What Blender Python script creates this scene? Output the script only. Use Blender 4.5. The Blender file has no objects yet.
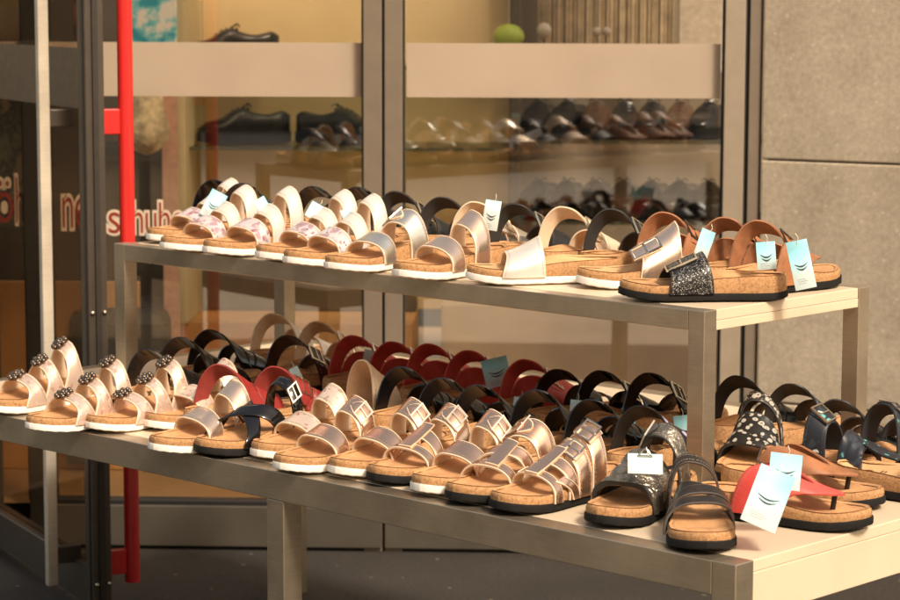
import bpy, bmesh, math, random
from mathutils import Vector, Matrix
random.seed(7)
D = bpy.data
SC = bpy.context.scene
COL = SC.collection
R = math.radians

# ------------------------------------------------------------------ helpers
def interp(x, xs, ys):
    if x <= xs[0]: return ys[0]
    for i in range(1, len(xs)):
        if x <= xs[i]:
            k = (x - xs[i-1]) / (xs[i] - xs[i-1])
            return ys[i-1] + (ys[i] - ys[i-1]) * k
    return ys[-1]

class MB:
    """collects faces (with material slots) for ONE mesh"""
    def __init__(s): s.v = []; s.f = []; s.m = []
    def add(s, verts, faces, mi=0):
        o = len(s.v); s.v += [tuple(p) for p in verts]
        for f in faces: s.f.append([i + o for i in f]); s.m.append(mi)
    def box(s, c, d, mi=0, M=None):
        x, y, z = d[0]/2, d[1]/2, d[2]/2
        vs = [Vector((a*x, b*y, e*z)) for a in (-1, 1) for b in (-1, 1) for e in (-1, 1)]
        if M is not None: vs = [M @ p for p in vs]
        vs = [p + Vector(c) for p in vs]
        s.add(vs, [(0,1,3,2),(4,6,7,5),(0,4,5,1),(2,3,7,6),(0,2,6,4),(1,5,7,3)], mi)
    def cbox(s, lo, hi, mi=0):
        s.box([(a+b)/2 for a, b in zip(lo, hi)], [b-a for a, b in zip(lo, hi)], mi)
    def bbox(s, lo, hi, bev=.003, mi=0):
        """bevelled box"""
        bm = bmesh.new(); bmesh.ops.create_cube(bm, size=1)
        for v in bm.verts:
            v.co = Vector([(a+b)/2 + c*(b-a) for a, b, c in zip(lo, hi, v.co)])
        bmesh.ops.bevel(bm, geom=bm.edges[:], offset=bev, segments=2, affect='EDGES', profile=.5)
        bm.verts.ensure_lookup_table()
        s.add([v.co.copy() for v in bm.verts], [[v.index for v in f.verts] for f in bm.faces], mi); bm.free()
    def tube(s, pts, r, n=10, mi=0, cap=True):
        rings = []
        pts = [Vector(p) for p in pts]
        for i, p in enumerate(pts):
            t = (pts[min(i+1, len(pts)-1)] - pts[max(i-1, 0)]).normalized()
            up = Vector((0,0,1)) if abs(t.z) < .9 else Vector((1,0,0))
            a = t.cross(up).normalized(); b = t.cross(a)
            rr = r[i] if isinstance(r, (list, tuple)) else r
            rings.append([p + a*math.cos(2*math.pi*k/n)*rr + b*math.sin(2*math.pi*k/n)*rr for k in range(n)])
        vs = [q for g in rings for q in g]; fs = []
        for i in range(len(rings)-1):
            for k in range(n):
                fs.append((i*n+k, i*n+(k+1)%n, (i+1)*n+(k+1)%n, (i+1)*n+k))
        if cap:
            fs.append(tuple(range(n))[::-1]); fs.append(tuple((len(rings)-1)*n+k for k in range(n)))
        s.add(vs, fs, mi)
    def ball(s, c, r, n=12, mi=0, sc=(1,1,1)):
        bm = bmesh.new(); bmesh.ops.create_uvsphere(bm, u_segments=n, v_segments=max(6, n//2+1), radius=1)
        s.add([Vector(c) + Vector((v.co.x*r*sc[0], v.co.y*r*sc[1], v.co.z*r*sc[2])) for v in bm.verts],
              [[v.index for v in f.verts] for f in bm.faces], mi); bm.free()
    def mesh(s, name, mats, smooth=True, angle=40):
        me = D.meshes.new(name); me.from_pydata(s.v, [], s.f)
        for m in (mats if isinstance(mats, (list, tuple)) else [mats]): me.materials.append(m)
        me.polygons.foreach_set('material_index', s.m)
        bm = bmesh.new(); bm.from_mesh(me); bmesh.ops.recalc_face_normals(bm, faces=bm.faces); bm.to_mesh(me); bm.free()
        if smooth:
            me.polygons.foreach_set('use_smooth', [True]*len(me.polygons))
            me.set_sharp_from_angle(angle=R(angle))
        me.update(); return me

def link(name, me, parent=None, M=None):
    o = D.objects.new(name, me); COL.objects.link(o)
    if parent is not None: o.parent = parent
    if M is not None: o.matrix_local = M
    return o
def empty(name, loc=(0,0,0), rz=0):
    o = D.objects.new(name, None); COL.objects.link(o); o.location = loc; o.rotation_euler = (0,0,rz)
    o.empty_display_size = .05; return o
def tag(o, label, cat, group=None):
    o['label'] = label; o['category'] = cat
    if group: o['group'] = group
    return o
def struct(name, me):
    o = link(name, me); o['kind'] = 'structure'; return o

# ------------------------------------------------------------------ materials
def new_mat(name):
    m = D.materials.new(name); m.use_nodes = True
    nt = m.node_tree; b = nt.nodes['Principled BSDF']; return m, nt, b
def coords(nt, per_object=True, kind='Object'):
    tc = nt.nodes.new('ShaderNodeTexCoord')
    if not per_object: return tc.outputs[kind]
    oi = nt.nodes.new('ShaderNodeObjectInfo')
    mul = nt.nodes.new('ShaderNodeMath'); mul.operation = 'MULTIPLY'; mul.inputs[1].default_value = 13.7
    nt.links.new(oi.outputs['Random'], mul.inputs[0])
    va = nt.nodes.new('ShaderNodeVectorMath'); va.operation = 'ADD'
    nt.links.new(tc.outputs[kind], va.inputs[0]); nt.links.new(mul.outputs[0], va.inputs[1])
    return va.outputs[0]
def noise(nt, co, scale, detail=3, rough=.6):
    n = nt.nodes.new('ShaderNodeTexNoise'); n.inputs['Scale'].default_value = scale
    n.inputs['Detail'].default_value = detail; n.inputs['Roughness'].default_value = rough
    nt.links.new(co, n.inputs['Vector']); return n.outputs['Fac']
def ramp(nt, fac, stops, interp_='LINEAR'):
    r = nt.nodes.new('ShaderNodeValToRGB'); cr = r.color_ramp; cr.interpolation = interp_
    while len(cr.elements) < len(stops): cr.elements.new(.5)
    for e, (p, c) in zip(cr.elements, stops): e.position = p; e.color = (c[0], c[1], c[2], 1)
    nt.links.new(fac, r.inputs['Fac']); return r.outputs['Color']
def bump(nt, b, fac, strength, dist=.001):
    n = nt.nodes.new('ShaderNodeBump'); n.inputs['Strength'].default_value = strength; n.inputs['Distance'].default_value = dist
    nt.links.new(fac, n.inputs['Height']); nt.links.new(n.outputs['Normal'], b.inputs['Normal'])
def mixc(nt, fac, a, b, mode='MIX'):
    m = nt.nodes.new('ShaderNodeMix'); m.data_type = 'RGBA'; m.blend_type = mode
    if isinstance(fac, float): m.inputs[0].default_value = fac
    else: nt.links.new(fac, m.inputs[0])
    for i, x in ((6, a), (7, b)):
        if isinstance(x, tuple): m.inputs[i].default_value = (x[0], x[1], x[2], 1)
        else: nt.links.new(x, m.inputs[i])
    return m.outputs[2]
def sc_(c, k): return tuple(min(1, x*k) for x in c)
def M_(name, c, rough=.5, metal=0., var=.15, scale=60, bmp=.0, bscale=None, spec=.5, coat=0., rvar=0., detail=3, bdist=.001):
    m, nt, b = new_mat(name); co = coords(nt)
    f = noise(nt, co, scale, detail)
    col = ramp(nt, f, [(.3, sc_(c, 1-var)), (.7, sc_(c, 1+var))])
    nt.links.new(col, b.inputs['Base Color'])
    b.inputs['Roughness'].default_value = rough; b.inputs['Metallic'].default_value = metal
    b.inputs['Specular IOR Level'].default_value = spec
    if coat: b.inputs['Coat Weight'].default_value = coat; b.inputs['Coat Roughness'].default_value = .05
    if rvar:
        f2 = noise(nt, co, scale*.4, 4)
        mr = nt.nodes.new('ShaderNodeMapRange'); mr.inputs[3].default_value = max(0, rough-rvar); mr.inputs[4].default_value = rough+rvar
        nt.links.new(f2, mr.inputs[0]); nt.links.new(mr.outputs[0], b.inputs['Roughness'])
    if bmp: bump(nt, b, noise(nt, co, bscale or scale*3, 4), bmp, bdist)
    return m
def voro(nt, co, scale, out='Distance'):
    v = nt.nodes.new('ShaderNodeTexVoronoi'); v.inputs['Scale'].default_value = scale
    nt.links.new(co, v.inputs['Vector']); return v.outputs[out]
def floral_mat(name, base, spots, metal=0., rough=.4, scale=45, soft=.05):
    """printed leather: blotchy petals of several colours on a plain ground"""
    m, nt, b = new_mat(name); co = coords(nt)
    warp = nt.nodes.new('ShaderNodeTexNoise'); warp.inputs['Scale'].default_value = scale*1.2; nt.links.new(co, warp.inputs['Vector'])
    va = nt.nodes.new('ShaderNodeVectorMath'); va.operation = 'MULTIPLY_ADD'
    nt.links.new(warp.outputs['Color'], va.inputs[0]); va.inputs[1].default_value = (.02,)*3; nt.links.new(co, va.inputs[2])
    col = ramp(nt, noise(nt, co, 30), [(.3, sc_(base, .88)), (.7, base)])
    for i, (c, th) in enumerate(spots):
        sh = nt.nodes.new('ShaderNodeVectorMath'); sh.operation = 'ADD'; sh.inputs[1].default_value = (.31*i, .17*i, .07*i)
        nt.links.new(va.outputs[0], sh.inputs[0])
        d = voro(nt, sh.outputs[0], scale*(1+.25*i))
        k = ramp(nt, d, [(max(0, th-soft), (1,1,1)), (th, (0,0,0))])
        col = mixc(nt, k, col, c)
    nt.links.new(col, b.inputs['Base Color']); b.inputs['Roughness'].default_value = rough; b.inputs['Metallic'].default_value = metal
    bump(nt, b, noise(nt, co, 150), .15)
    return m
def daisy_mat(name):
    m, nt, b = new_mat(name); co = coords(nt)
    d = voro(nt, co, 88)
    col = ramp(nt, d, [(0, (.02,.02,.02)), (.14, (.02,.02,.02)), (.17, (.42,.39,.33)), (.40, (.42,.39,.33)), (.46, (.015,.014,.013))])
    nt.links.new(col, b.inputs['Base Color']); b.inputs['Roughness'].default_value = .4
    return m
def glitter_mat(name):
    m, nt, b = new_mat(name); co = coords(nt)
    v = nt.nodes.new('ShaderNodeTexVoronoi'); v.inputs['Scale'].default_value = 750; nt.links.new(co, v.inputs['Vector'])
    sep = nt.nodes.new('ShaderNodeSeparateColor'); nt.links.new(v.outputs['Color'], sep.inputs[0])
    col = ramp(nt, sep.outputs[0], [(.0, (.008,.008,.008)), (.6, (.03,.028,.026)), (.85, (.16,.15,.14)), (1, (.6,.57,.52))])
    nt.links.new(col, b.inputs['Base Color']); b.inputs['Roughness'].default_value = .35; b.inputs['Metallic'].default_value = .55
    bump(nt, b, sep.outputs[1], .8, .0015)
    return m
def cork_mat():
    m, nt, b = new_mat('cork'); co = coords(nt)
    base = ramp(nt, noise(nt, co, 260, 5, .75), [(.32, (.19,.09,.038)), (.48, (.40,.21,.088)), (.72, (.54,.31,.145))])
    sp = ramp(nt, voro(nt, co, 330), [(.10, (1,1,1)), (.2, (0,0,0))])
    k = mixc(nt, .65, (0,0,0), sp, 'MIX')
    col = mixc(nt, k, base, (.13,.06,.025))
    nt.links.new(col, b.inputs['Base Color']); b.inputs['Roughness'].default_value = .75
    b.inputs['Specular IOR Level'].default_value = .25
    bump(nt, b, noise(nt, co, 420, 4), .45)
    return m
def brushed(name, c, rough=.34, metal=.9):
    m, nt, b = new_mat(name); co = coords(nt, False)
    mp = nt.nodes.new('ShaderNodeMapping'); mp.inputs['Scale'].default_value = (6, 6, 260); nt.links.new(co, mp.inputs['Vector'])
    f = noise(nt, mp.outputs[0], 3, 5, .7); g = noise(nt, co, 3.5, 6, .65)
    col = mixc(nt, .5, ramp(nt, f, [(.3, sc_(c, .75)), (.7, sc_(c, 1.2))]), ramp(nt, g, [(.3, sc_(c, .5)), (.5, c), (.7, sc_(c, 1.35))]))
    nt.links.new(col, b.inputs['Base Color']); b.inputs['Metallic'].default_value = metal
    mr = nt.nodes.new('ShaderNodeMapRange'); mr.inputs[3].default_value = rough-.14; mr.inputs[4].default_value = rough+.2
    nt.links.new(g, mr.inputs[0]); nt.links.new(mr.outputs[0], b.inputs['Roughness'])
    bump(nt, b, f, .06, .0006)
    return m

LINING = M_('lining', (.70,.53,.36), .75, var=.08, scale=120)
CORK = cork_mat()
SUEDE = M_('suede_tan', (.52,.275,.125), .85, var=.22, scale=34, bmp=.25, bscale=500, spec=.2, detail=6)
SUEDE_PALE = M_('suede_sand', (.60,.355,.17), .85, var=.12, scale=34, bmp=.2, bscale=500, spec=.2)
SOLE_W = M_('white_rubber', (.76,.71,.63), .55, var=.06, scale=50)
SOLE_B = M_('black_rubber', (.010,.009,.008), .75, var=.2, scale=80, spec=.2)
THREAD = M_('thread', (.34,.25,.17), .8); THREAD_D = M_('thread_dark', (.09,.075,.06), .8)
SILVERMETAL = M_('buckle_metal', (.72,.66,.56), .22, 1., var=.05)
DARKMETAL = M_('dark_buckle_metal', (.16,.12,.09), .3, .9, var=.1)
STRAPMAT = {
 'rose': (floral_mat('rose_metallic', (.80,.60,.48), [((.62,.36,.28),.25),((.86,.74,.64),.3)], .55, .34, 60), LINING),
 'rosegold': (M_('rose_gold', (.90,.57,.385), .2, .95, var=.05, scale=25, bmp=.08, bscale=60, rvar=.05), LINING),
 'rosepale': (M_('rose_pale', (.90,.66,.50), .22, .9, var=.05, scale=25, bmp=.07, bscale=60, rvar=.05), LINING),
 'rosefloral': (floral_mat('rose_floral', (.80,.62,.49), [((.55,.20,.16),.24),((.45,.33,.24),.28),((.9,.75,.66),.25)], .5, .32, 55), LINING),
 'floral': (floral_mat('white_floral', (.70,.62,.60), [((.46,.30,.32),.5),((.34,.09,.12),.30),((.16,.11,.13),.26)], .25, .3, 52, soft=.16), LINING),
 'silver': (M_('satin_silver', (.80,.73,.63), .24, .9, var=.05, scale=30, bmp=.05, bscale=60), LINING),
 'pearl': (M_('pearl', (.84,.77,.68), .26, .45, var=.05, scale=30, bmp=.1), LINING),
 'white': (M_('white_leather', (.62,.565,.50), .36, .1, var=.06, scale=60, bmp=.1), LINING),
 'cream': (M_('cream_leather', (.70,.52,.36), .4, .1, var=.08, scale=60, bmp=.12), LINING),
 'pink': (M_('pink_leather', (.74,.45,.36), .4, .2, var=.08, scale=60), LINING),
 'patent': (M_('black_patent', (.006,.005,.005), .09, 0, var=.2, scale=60, spec=.6, bmp=.16, bscale=45),) * 2,
 'brownpatent': (M_('brown_patent', (.045,.02,.014), .18, 0, var=.2, scale=60, coat=.5),) * 2,
 'suedeblack': (M_('black_leather', (.010,.009,.008), .42, 0, var=.3, scale=60, bmp=.5, bscale=160, spec=.4), M_('black_lining', (.022,.019,.017), .7, var=.2)),
 'glitter': (glitter_mat('black_glitter'), M_('black_inside', (.012,.011,.01), .5)),
 'gunmetal': (M_('gunmetal_fabric', (.22,.19,.15), .28, .8, var=.6, scale=30, bmp=.9, bscale=55, bdist=.006), M_('dark_inside', (.02,.018,.016), .6)),
 'darkbronze': (M_('dark_bronze', (.045,.034,.026), .25, .45, var=.3, scale=30), M_('bronze_edge', (.06,.045,.035), .6)),
 'red': (M_('red_leather', (.56,.05,.035), .42, 0, var=.15, scale=60, bmp=.15), M_('red_lining', (.5,.055,.04), .65)),
 'reddark': (M_('dark_red_leather', (.27,.024,.02), .42, 0, var=.15, scale=60, bmp=.15), M_('dark_red_lining', (.24,.03,.022), .65)),
 'redpink': (M_('coral_leather', (.74,.085,.07), .42, 0, var=.08, scale=60, bmp=.12), M_('coral_lining', (.52,.075,.055), .6)),
 'brown': (M_('brown_leather', (.34,.135,.055), .45, 0, var=.22, scale=40, bmp=.2), M_('brown_lining', (.30,.125,.055), .65, var=.2)),
 'navyfloral': (floral_mat('navy_floral', (.018,.02,.026), [((.55,.55,.5),.2),((.10,.38,.36),.24),((.03,.04,.05),.4)], 0, .4, 34), M_('navy_lining', (.02,.02,.024), .7)),
 'bluefloral': (floral_mat('blue_floral', (.014,.014,.016), [((.10,.20,.30),.34),((.5,.52,.5),.2),((.03,.06,.1),.4)], 0, .35, 52), M_('blackblue_lining', (.014,.013,.013), .5)),
 'blackfloral': (floral_mat('black_floral', (.012,.011,.011), [((.45,.42,.36),.16)], 0, .25, 40), M_('black_lining_b', (.014,.013,.012), .5)),
 'purplefloral': (floral_mat('lilac_floral', (.014,.012,.013), [((.42,.36,.55),.3),((.6,.55,.52),.22)], 0, .3, 46), M_('black_lining_c', (.014,.013,.012), .4)),
 'daisy': (daisy_mat('daisy_print'), M_('daisy_lining', (.02,.018,.016), .6)),
}

# ------------------------------------------------------------------ the sandal
LS = .262
SK = 1.06            # ladies' and men's sizes alike: all rather long
TT = [0,.01,.04,.1,.2,.35,.5,.62,.72,.82,.9,.96,.99,1.0]
LA = [0,.011,.022,.030,.034,.034,.037,.042,.045,.043,.035,.023,.011,0]
ME = [0,.011,.022,.030,.033,.031,.033,.041,.048,.048,.039,.026,.012,0]
def lat(t): return interp(t, TT, LA)
def med(t): return interp(t, TT, ME)
def spring(t): return .007*max(0, (t-.72)/.28)**2 + .003*max(0, (.1-t)/.1)**2
def rim(t, w=0.):
    "height of the footbed edge; w = -1 on the inner side (with its arch support), 1 on the outer"
    return interp(t, [0,.10,.25,.42,.55,.66,.8,1], [.039,.040,.039,.036,.032,.028,.0255,.0245]) + .006*max(0, -w)*math.exp(-((t-.40)/.13)**2) + spring(t)
def h_last(t): return interp(t, [.2,.27,.34,.42,.5,.57,.64,.7,.8,.9], [.112,.103,.089,.073,.060,.050,.041,.034,.029,.025])
Z0 = .013
PEAK = .5
def S(s, t, hk=1.):
    """the shape of a foot that every strap is wrapped around: s runs across (0 inner side, 1 outer), t along (0 heel, 1 toe)"""
    ph = math.pi*(s + (.5-PEAK)*.9*math.sin(math.pi*s)**2*(1 if True else 0))
    a, b = lat(t)+.0015, med(t)+.0015
    cx, hw = (a-b)/2, (a+b)/2
    c, si = math.cos(math.pi*s), math.sin(ph)
    y = cx - hw*math.copysign(abs(c)**.78, c)
    z = Z0 + spring(t) + h_last(t)*hk*max(0, si)**.70
    return Vector(((t-.5)*LS, y, z))
def frame(s, t, hk):
    e = .004
    ds = S(min(1, s+e), t, hk) - S(max(0, s-e), t, hk); dt = S(s, t+e, hk) - S(s, t-e, hk)
    ds.normalize(); dt.normalize(); n = dt.cross(ds).normalized()
    if n.z < 0 and .15 < s < .85: n = -n
    elif s <= .15 and n.y > 0: n = -n
    elif s >= .85 and n.y < 0: n = -n
    return S(s, t, hk), ds, dt, n
def patch(mb, secs, off=.0, th=.0026, hk=1., ns=26, nt=6, wrinkle=0., bind=True):
    """a strap: secs = [(s, t_rear, t_front), ...]"""
    ss = [a[0] for a in secs]; tr = [a[1] for a in secs]; tf = [a[2] for a in secs]
    s0, s1 = ss[0], ss[-1]
    def sm(x, ys):
        return interp(x, ss, ys)
    inn, out = [], []
    for i in range(ns+1):
        s = s0 + (s1-s0)*i/ns
        # smooth the section outline a little
        e = (s1-s0)/ns*1.5
        a = (sm(s-e, tr)+sm(s, tr)*2+sm(s+e, tr))/4; b = (sm(s-e, tf)+sm(s, tf)*2+sm(s+e, tf))/4
        ri, ro = [], []
        for j in range(nt+1):
            k_ = 0 if j == 0 else 1 if j == nt else .0016/max(.006, abs(b-a)*LS) if j == 1 else 1-.0016/max(.006, abs(b-a)*LS) if j == nt-1 else (j-1)/(nt-2)
            t = a + (b-a)*k_
            P, ds, dt, n = frame(s, t, hk)
            w = wrinkle*math.sin(j/nt*math.pi*7 + 2.6*math.sin(s*5+j/nt*2))*(.4+.6*math.sin(math.pi*s)) if wrinkle else 0
            ri.append(P + n*off); ro.append(P + n*(off+th+w + (.0007 if 0 < j < nt else 0)))
        inn.append(ri); out.append(ro)
    W = nt+1
    vo = [p for r in out for p in r]; vi = [p for r in inn for p in r]
    q = [(i*W+j, i*W+j+1, (i+1)*W+j+1, (i+1)*W+j) for i in range(ns) for j in range(nt)]
    o_ = len(mb.v); mb.v += [tuple(p) for p in vo]
    for f in q:
        mb.f.append([i+o_ for i in f]); mb.m.append(1 if (f[0] % W in (0, nt-1)) and bind else 0)
    mb.add(vi, q, 1)
    vs = vo + vi; k = len(vo); e = []
    for i in range(ns):
        e.append((i*W, (i+1)*W, k+(i+1)*W, k+i*W)); e.append((i*W+nt, (i+1)*W+nt, k+(i+1)*W+nt, k+i*W+nt))
    for j in range(nt):
        e.append((j, j+1, k+j+1, k+j)); e.append((ns*W+j, ns*W+j+1, k+ns*W+j+1, k+ns*W+j))
    mb.add(vs, e, 1)
def stitch(mb, secs, off, th, hk, mi=2, n=34):
    ss = [a[0] for a in secs]; tr = [a[1] for a in secs]; tf = [a[2] for a in secs]
    for i in range(n):
        for sd in (0, 1):
            s0 = ss[0] + (ss[-1]-ss[0])*(i+.15)/n; s1 = ss[0] + (ss[-1]-ss[0])*(i+.75)/n
            q = []
            for s_, e in ((s0, 0), (s1, 0), (s1, 1), (s0, 1)):
                a, b = interp(s_, ss, tr), interp(s_, ss, tf); g = (.0042+.0009*e)/LS
                t = a+g if sd == 0 else b-g
                P, ds, dt, nn = frame(s_, t, hk); q.append(P + nn*(off+th+.0011))
            mb.add(q, [(0,1,2,3)], mi)
def arc(t0, t1, narrow=.0, lean=.0, ear=.0):
    """an across-the-foot strap from t0 (rear) to t1 (front)"""
    out = []
    for k in range(13):
        s = k/12; q = math.sin(math.pi*s)
        out.append((s, t0 + narrow*q + lean*(s-.5) - ear*(1-q)**3, t1 - narrow*q + lean*(s-.5) + ear*(1-q)**3))
    return out
def buckle_mesh(s, t, half_t, hk, size=.012, bar=.0026, off=.0058):
    mb = MB(); P, ds, dt, n = frame(s, t, hk)
    M = Matrix((ds, dt, n)).transposed()
    C = P + n*off
    hb = half_t + .003
    for k in (-1, 1):
        mb.box(C + ds*size*k, (bar, hb*2+bar, bar), 0, M)
        mb.box(C + dt*hb*k, (size*2-bar, bar, bar), 0, M)
    mb.box(C + n*.0012 + ds*size*.1, (size*1.9, .0022, .0022), 0, M)
    return mb
def ornate_mesh(s, t, hk, off=.004):
    """pewter ornament buckle: petals and beads round a bar"""
    mb = MB(); P, ds, dt, n = frame(s, t, hk); C = P + n*off
    M = Matrix((ds, dt, n)).transposed()
    mb.box(C, (.024, .024, .003), 0, M)
    for k in range(8):
        a = k*math.pi/4
        mb.ball(C + ds*math.cos(a)*.0125 + dt*math.sin(a)*.0125 + n*.003, .0046, 8)
        mb.ball(C + ds*math.cos(a+.39)*.006 + dt*math.sin(a+.39)*.006 + n*.0045, .0034, 8)
    mb.ball(C + n*.006, .005, 8)
    return mb
def sole_mesh(sc_extra, zb0, ztop, wavy):
    mb = MB(); n = 44; rings = []
    ts = [.5-.5*math.cos(math.pi*i/n) for i in range(n+1)]
    loop = [(t, 1) for t in ts] + [(t, -1) for t in ts[-2:0:-1]]
    prof = [(-.003, zb0), (sc_extra, zb0+.0025), (sc_extra, ztop(.5)-.002), (sc_extra-.0012, None)]
    vs = []
    for off, z in prof:
        for i, (t, sd) in enumerate(loop):
            y = (lat(t) if sd > 0 else -med(t)); x = (t-.5)*LS
            tn = max(.02, min(.98, t))
            nx = 0
            # outward normal approx
            e = .01; t0, t1 = max(0, t-e), min(1, t+e)
            dy = ((lat(t1)-lat(t0)) if sd > 0 else (-(med(t1)-med(t0)))); dx = (t1-t0)*LS
            nrm = Vector((-dy*sd, dx*sd, 0))
            if t < .004: nrm = Vector((-1, 0, 0))
            if t > .996: nrm = Vector((1, 0, 0))
            nrm.normalize()
            zz = (ztop(t) if z is None else z if z < .008 else ztop(t)-.002) + (0 if z is None else spring(t) if z < .008 else 0)
            if wavy and z is not None and z < .008: zz += .0004*(1+math.sin(i*2.1)) + .0003
            vs.append(Vector((x, y, zz)) + nrm*off)
    m = len(loop); fs = []
    for r in range(len(prof)-1):
        for i in range(m): fs.append((r*m+i, r*m+(i+1) % m, (r+1)*m+(i+1) % m, (r+1)*m+i))
    fs.append(tuple(range(m))[::-1]); fs.append(tuple((len(prof)-1)*m+i for i in range(m)))
    mb.add(vs, fs); return mb
def cork_mesh():
    mb = MB(); n = 44
    ts = [.5-.5*math.cos(math.pi*i/n) for i in range(n+1)]
    loop = [(t, 1) for t in ts] + [(t, -1) for t in ts[-2:0:-1]]; m = len(loop); vs = []
    for inset, k in ((.0005, 0), (.0, .5), (.0012, .88), (.0035, 1.0), (.009, .97)):
        for t, sd in loop:
            zb = .0125+spring(t); z = zb + (rim(t, sd)-zb)*k
            x = (t-.5)*LS; y = (lat(t) if sd > 0 else -med(t))
            f = 1 - inset/.045
            vs.append((x*(1-inset/.131), y*f, z))
    fs = []
    for r in range(4):
        for i in range(m): fs.append((r*m+i, r*m+(i+1) % m, (r+1)*m+(i+1) % m, (r+1)*m+i))
    fs.append(tuple(range(m))[::-1])
    mb.add(vs, fs); return mb
def insole_mesh():
    mb = MB(); nt_, nw = 40, 14; vs = []
    for i in range(nt_+1):
        t = .5-.5*math.cos(math.pi*i/nt_)
        for j in range(nw+1):
            w = -1+2*j/nw
            y = (lat(t) if w > 0 else med(t))*w*.955
            x = (t-.5)*LS*.972
            dish = interp(t, [0,.15,.4,.55,.7,.78,.85,1], [.009,.012,.005,.004,.0075,.0045,.006,.003])
            arch = .006*math.exp(-((t-.42)/.14)**2)*(max(0, -w)**2)
            lip = abs(w)**3
            ed = 1 - max(0, (abs(2*t-1)))**10
            z = rim(t, w) + .0012 - dish*(1-lip)*ed + arch*(1-lip)
            z += .002*math.exp(-((t-.8)/.02)**2)*(1-w*w)
            vs.append((x, y, z))
    W = nw+1
    fs = [(i*W+j, i*W+j+1, (i+1)*W+j+1, (i+1)*W+j) for i in range(nt_) for j in range(nw)]
    mb.add(vs, fs); return mb

def insole_z(t, w):
    dish = interp(t, [0,.15,.4,.55,.7,.78,.85,1], [.009,.012,.005,.004,.0075,.0045,.006,.003]); lip = abs(w)**3
    return rim(t, w) + .0012 - dish*(1-lip) + .006*math.exp(-((t-.42)/.14)**2)*(max(0, -w)**2)*(1-lip) + .002*math.exp(-((t-.8)/.02)**2)*(1-w*w)
def stamp_mesh():
    "maker's oval and rows of small print pressed into the heel"
    mb = MB()
    def P(t, w): return Vector(((t-.5)*LS*.972, (lat(t) if w > 0 else med(t))*w*.955, insole_z(t, w)+.0006))
    for k in range(20):
        a, b = 2*math.pi*k/20, 2*math.pi*(k+1)/20
        q = [P(.17+.055*r*math.cos(x), .46*r*math.sin(x)) for x, r in ((a,1),(b,1),(b,.86),(a,.86))]
        mb.add(q, [(0,1,2,3)])
    for t0, w0 in ((.15,.26),(.175,.32),(.20,.22),(.27,.34),(.295,.28)):
        n = 7
        for k in range(n):
            w = -w0+2*w0*k/n
            if (k*7+int(t0*100)) % 5 == 0: continue
            mb.add([P(t0, w), P(t0, w+2*w0/n*.72), P(t0+.013, w+2*w0/n*.72), P(t0+.013, w)], [(0,1,2,3)])
    return mb
STAMP = M_('stamp', (.17,.075,.03), .8)
def flip(mb):
    mb.v = [(x, -y, z) for x, y, z in mb.v]; return mb
ME_CACHE = {}
def cached(key, fn):
    if key not in ME_CACHE: ME_CACHE[key] = fn()
    return ME_CACHE[key]

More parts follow.
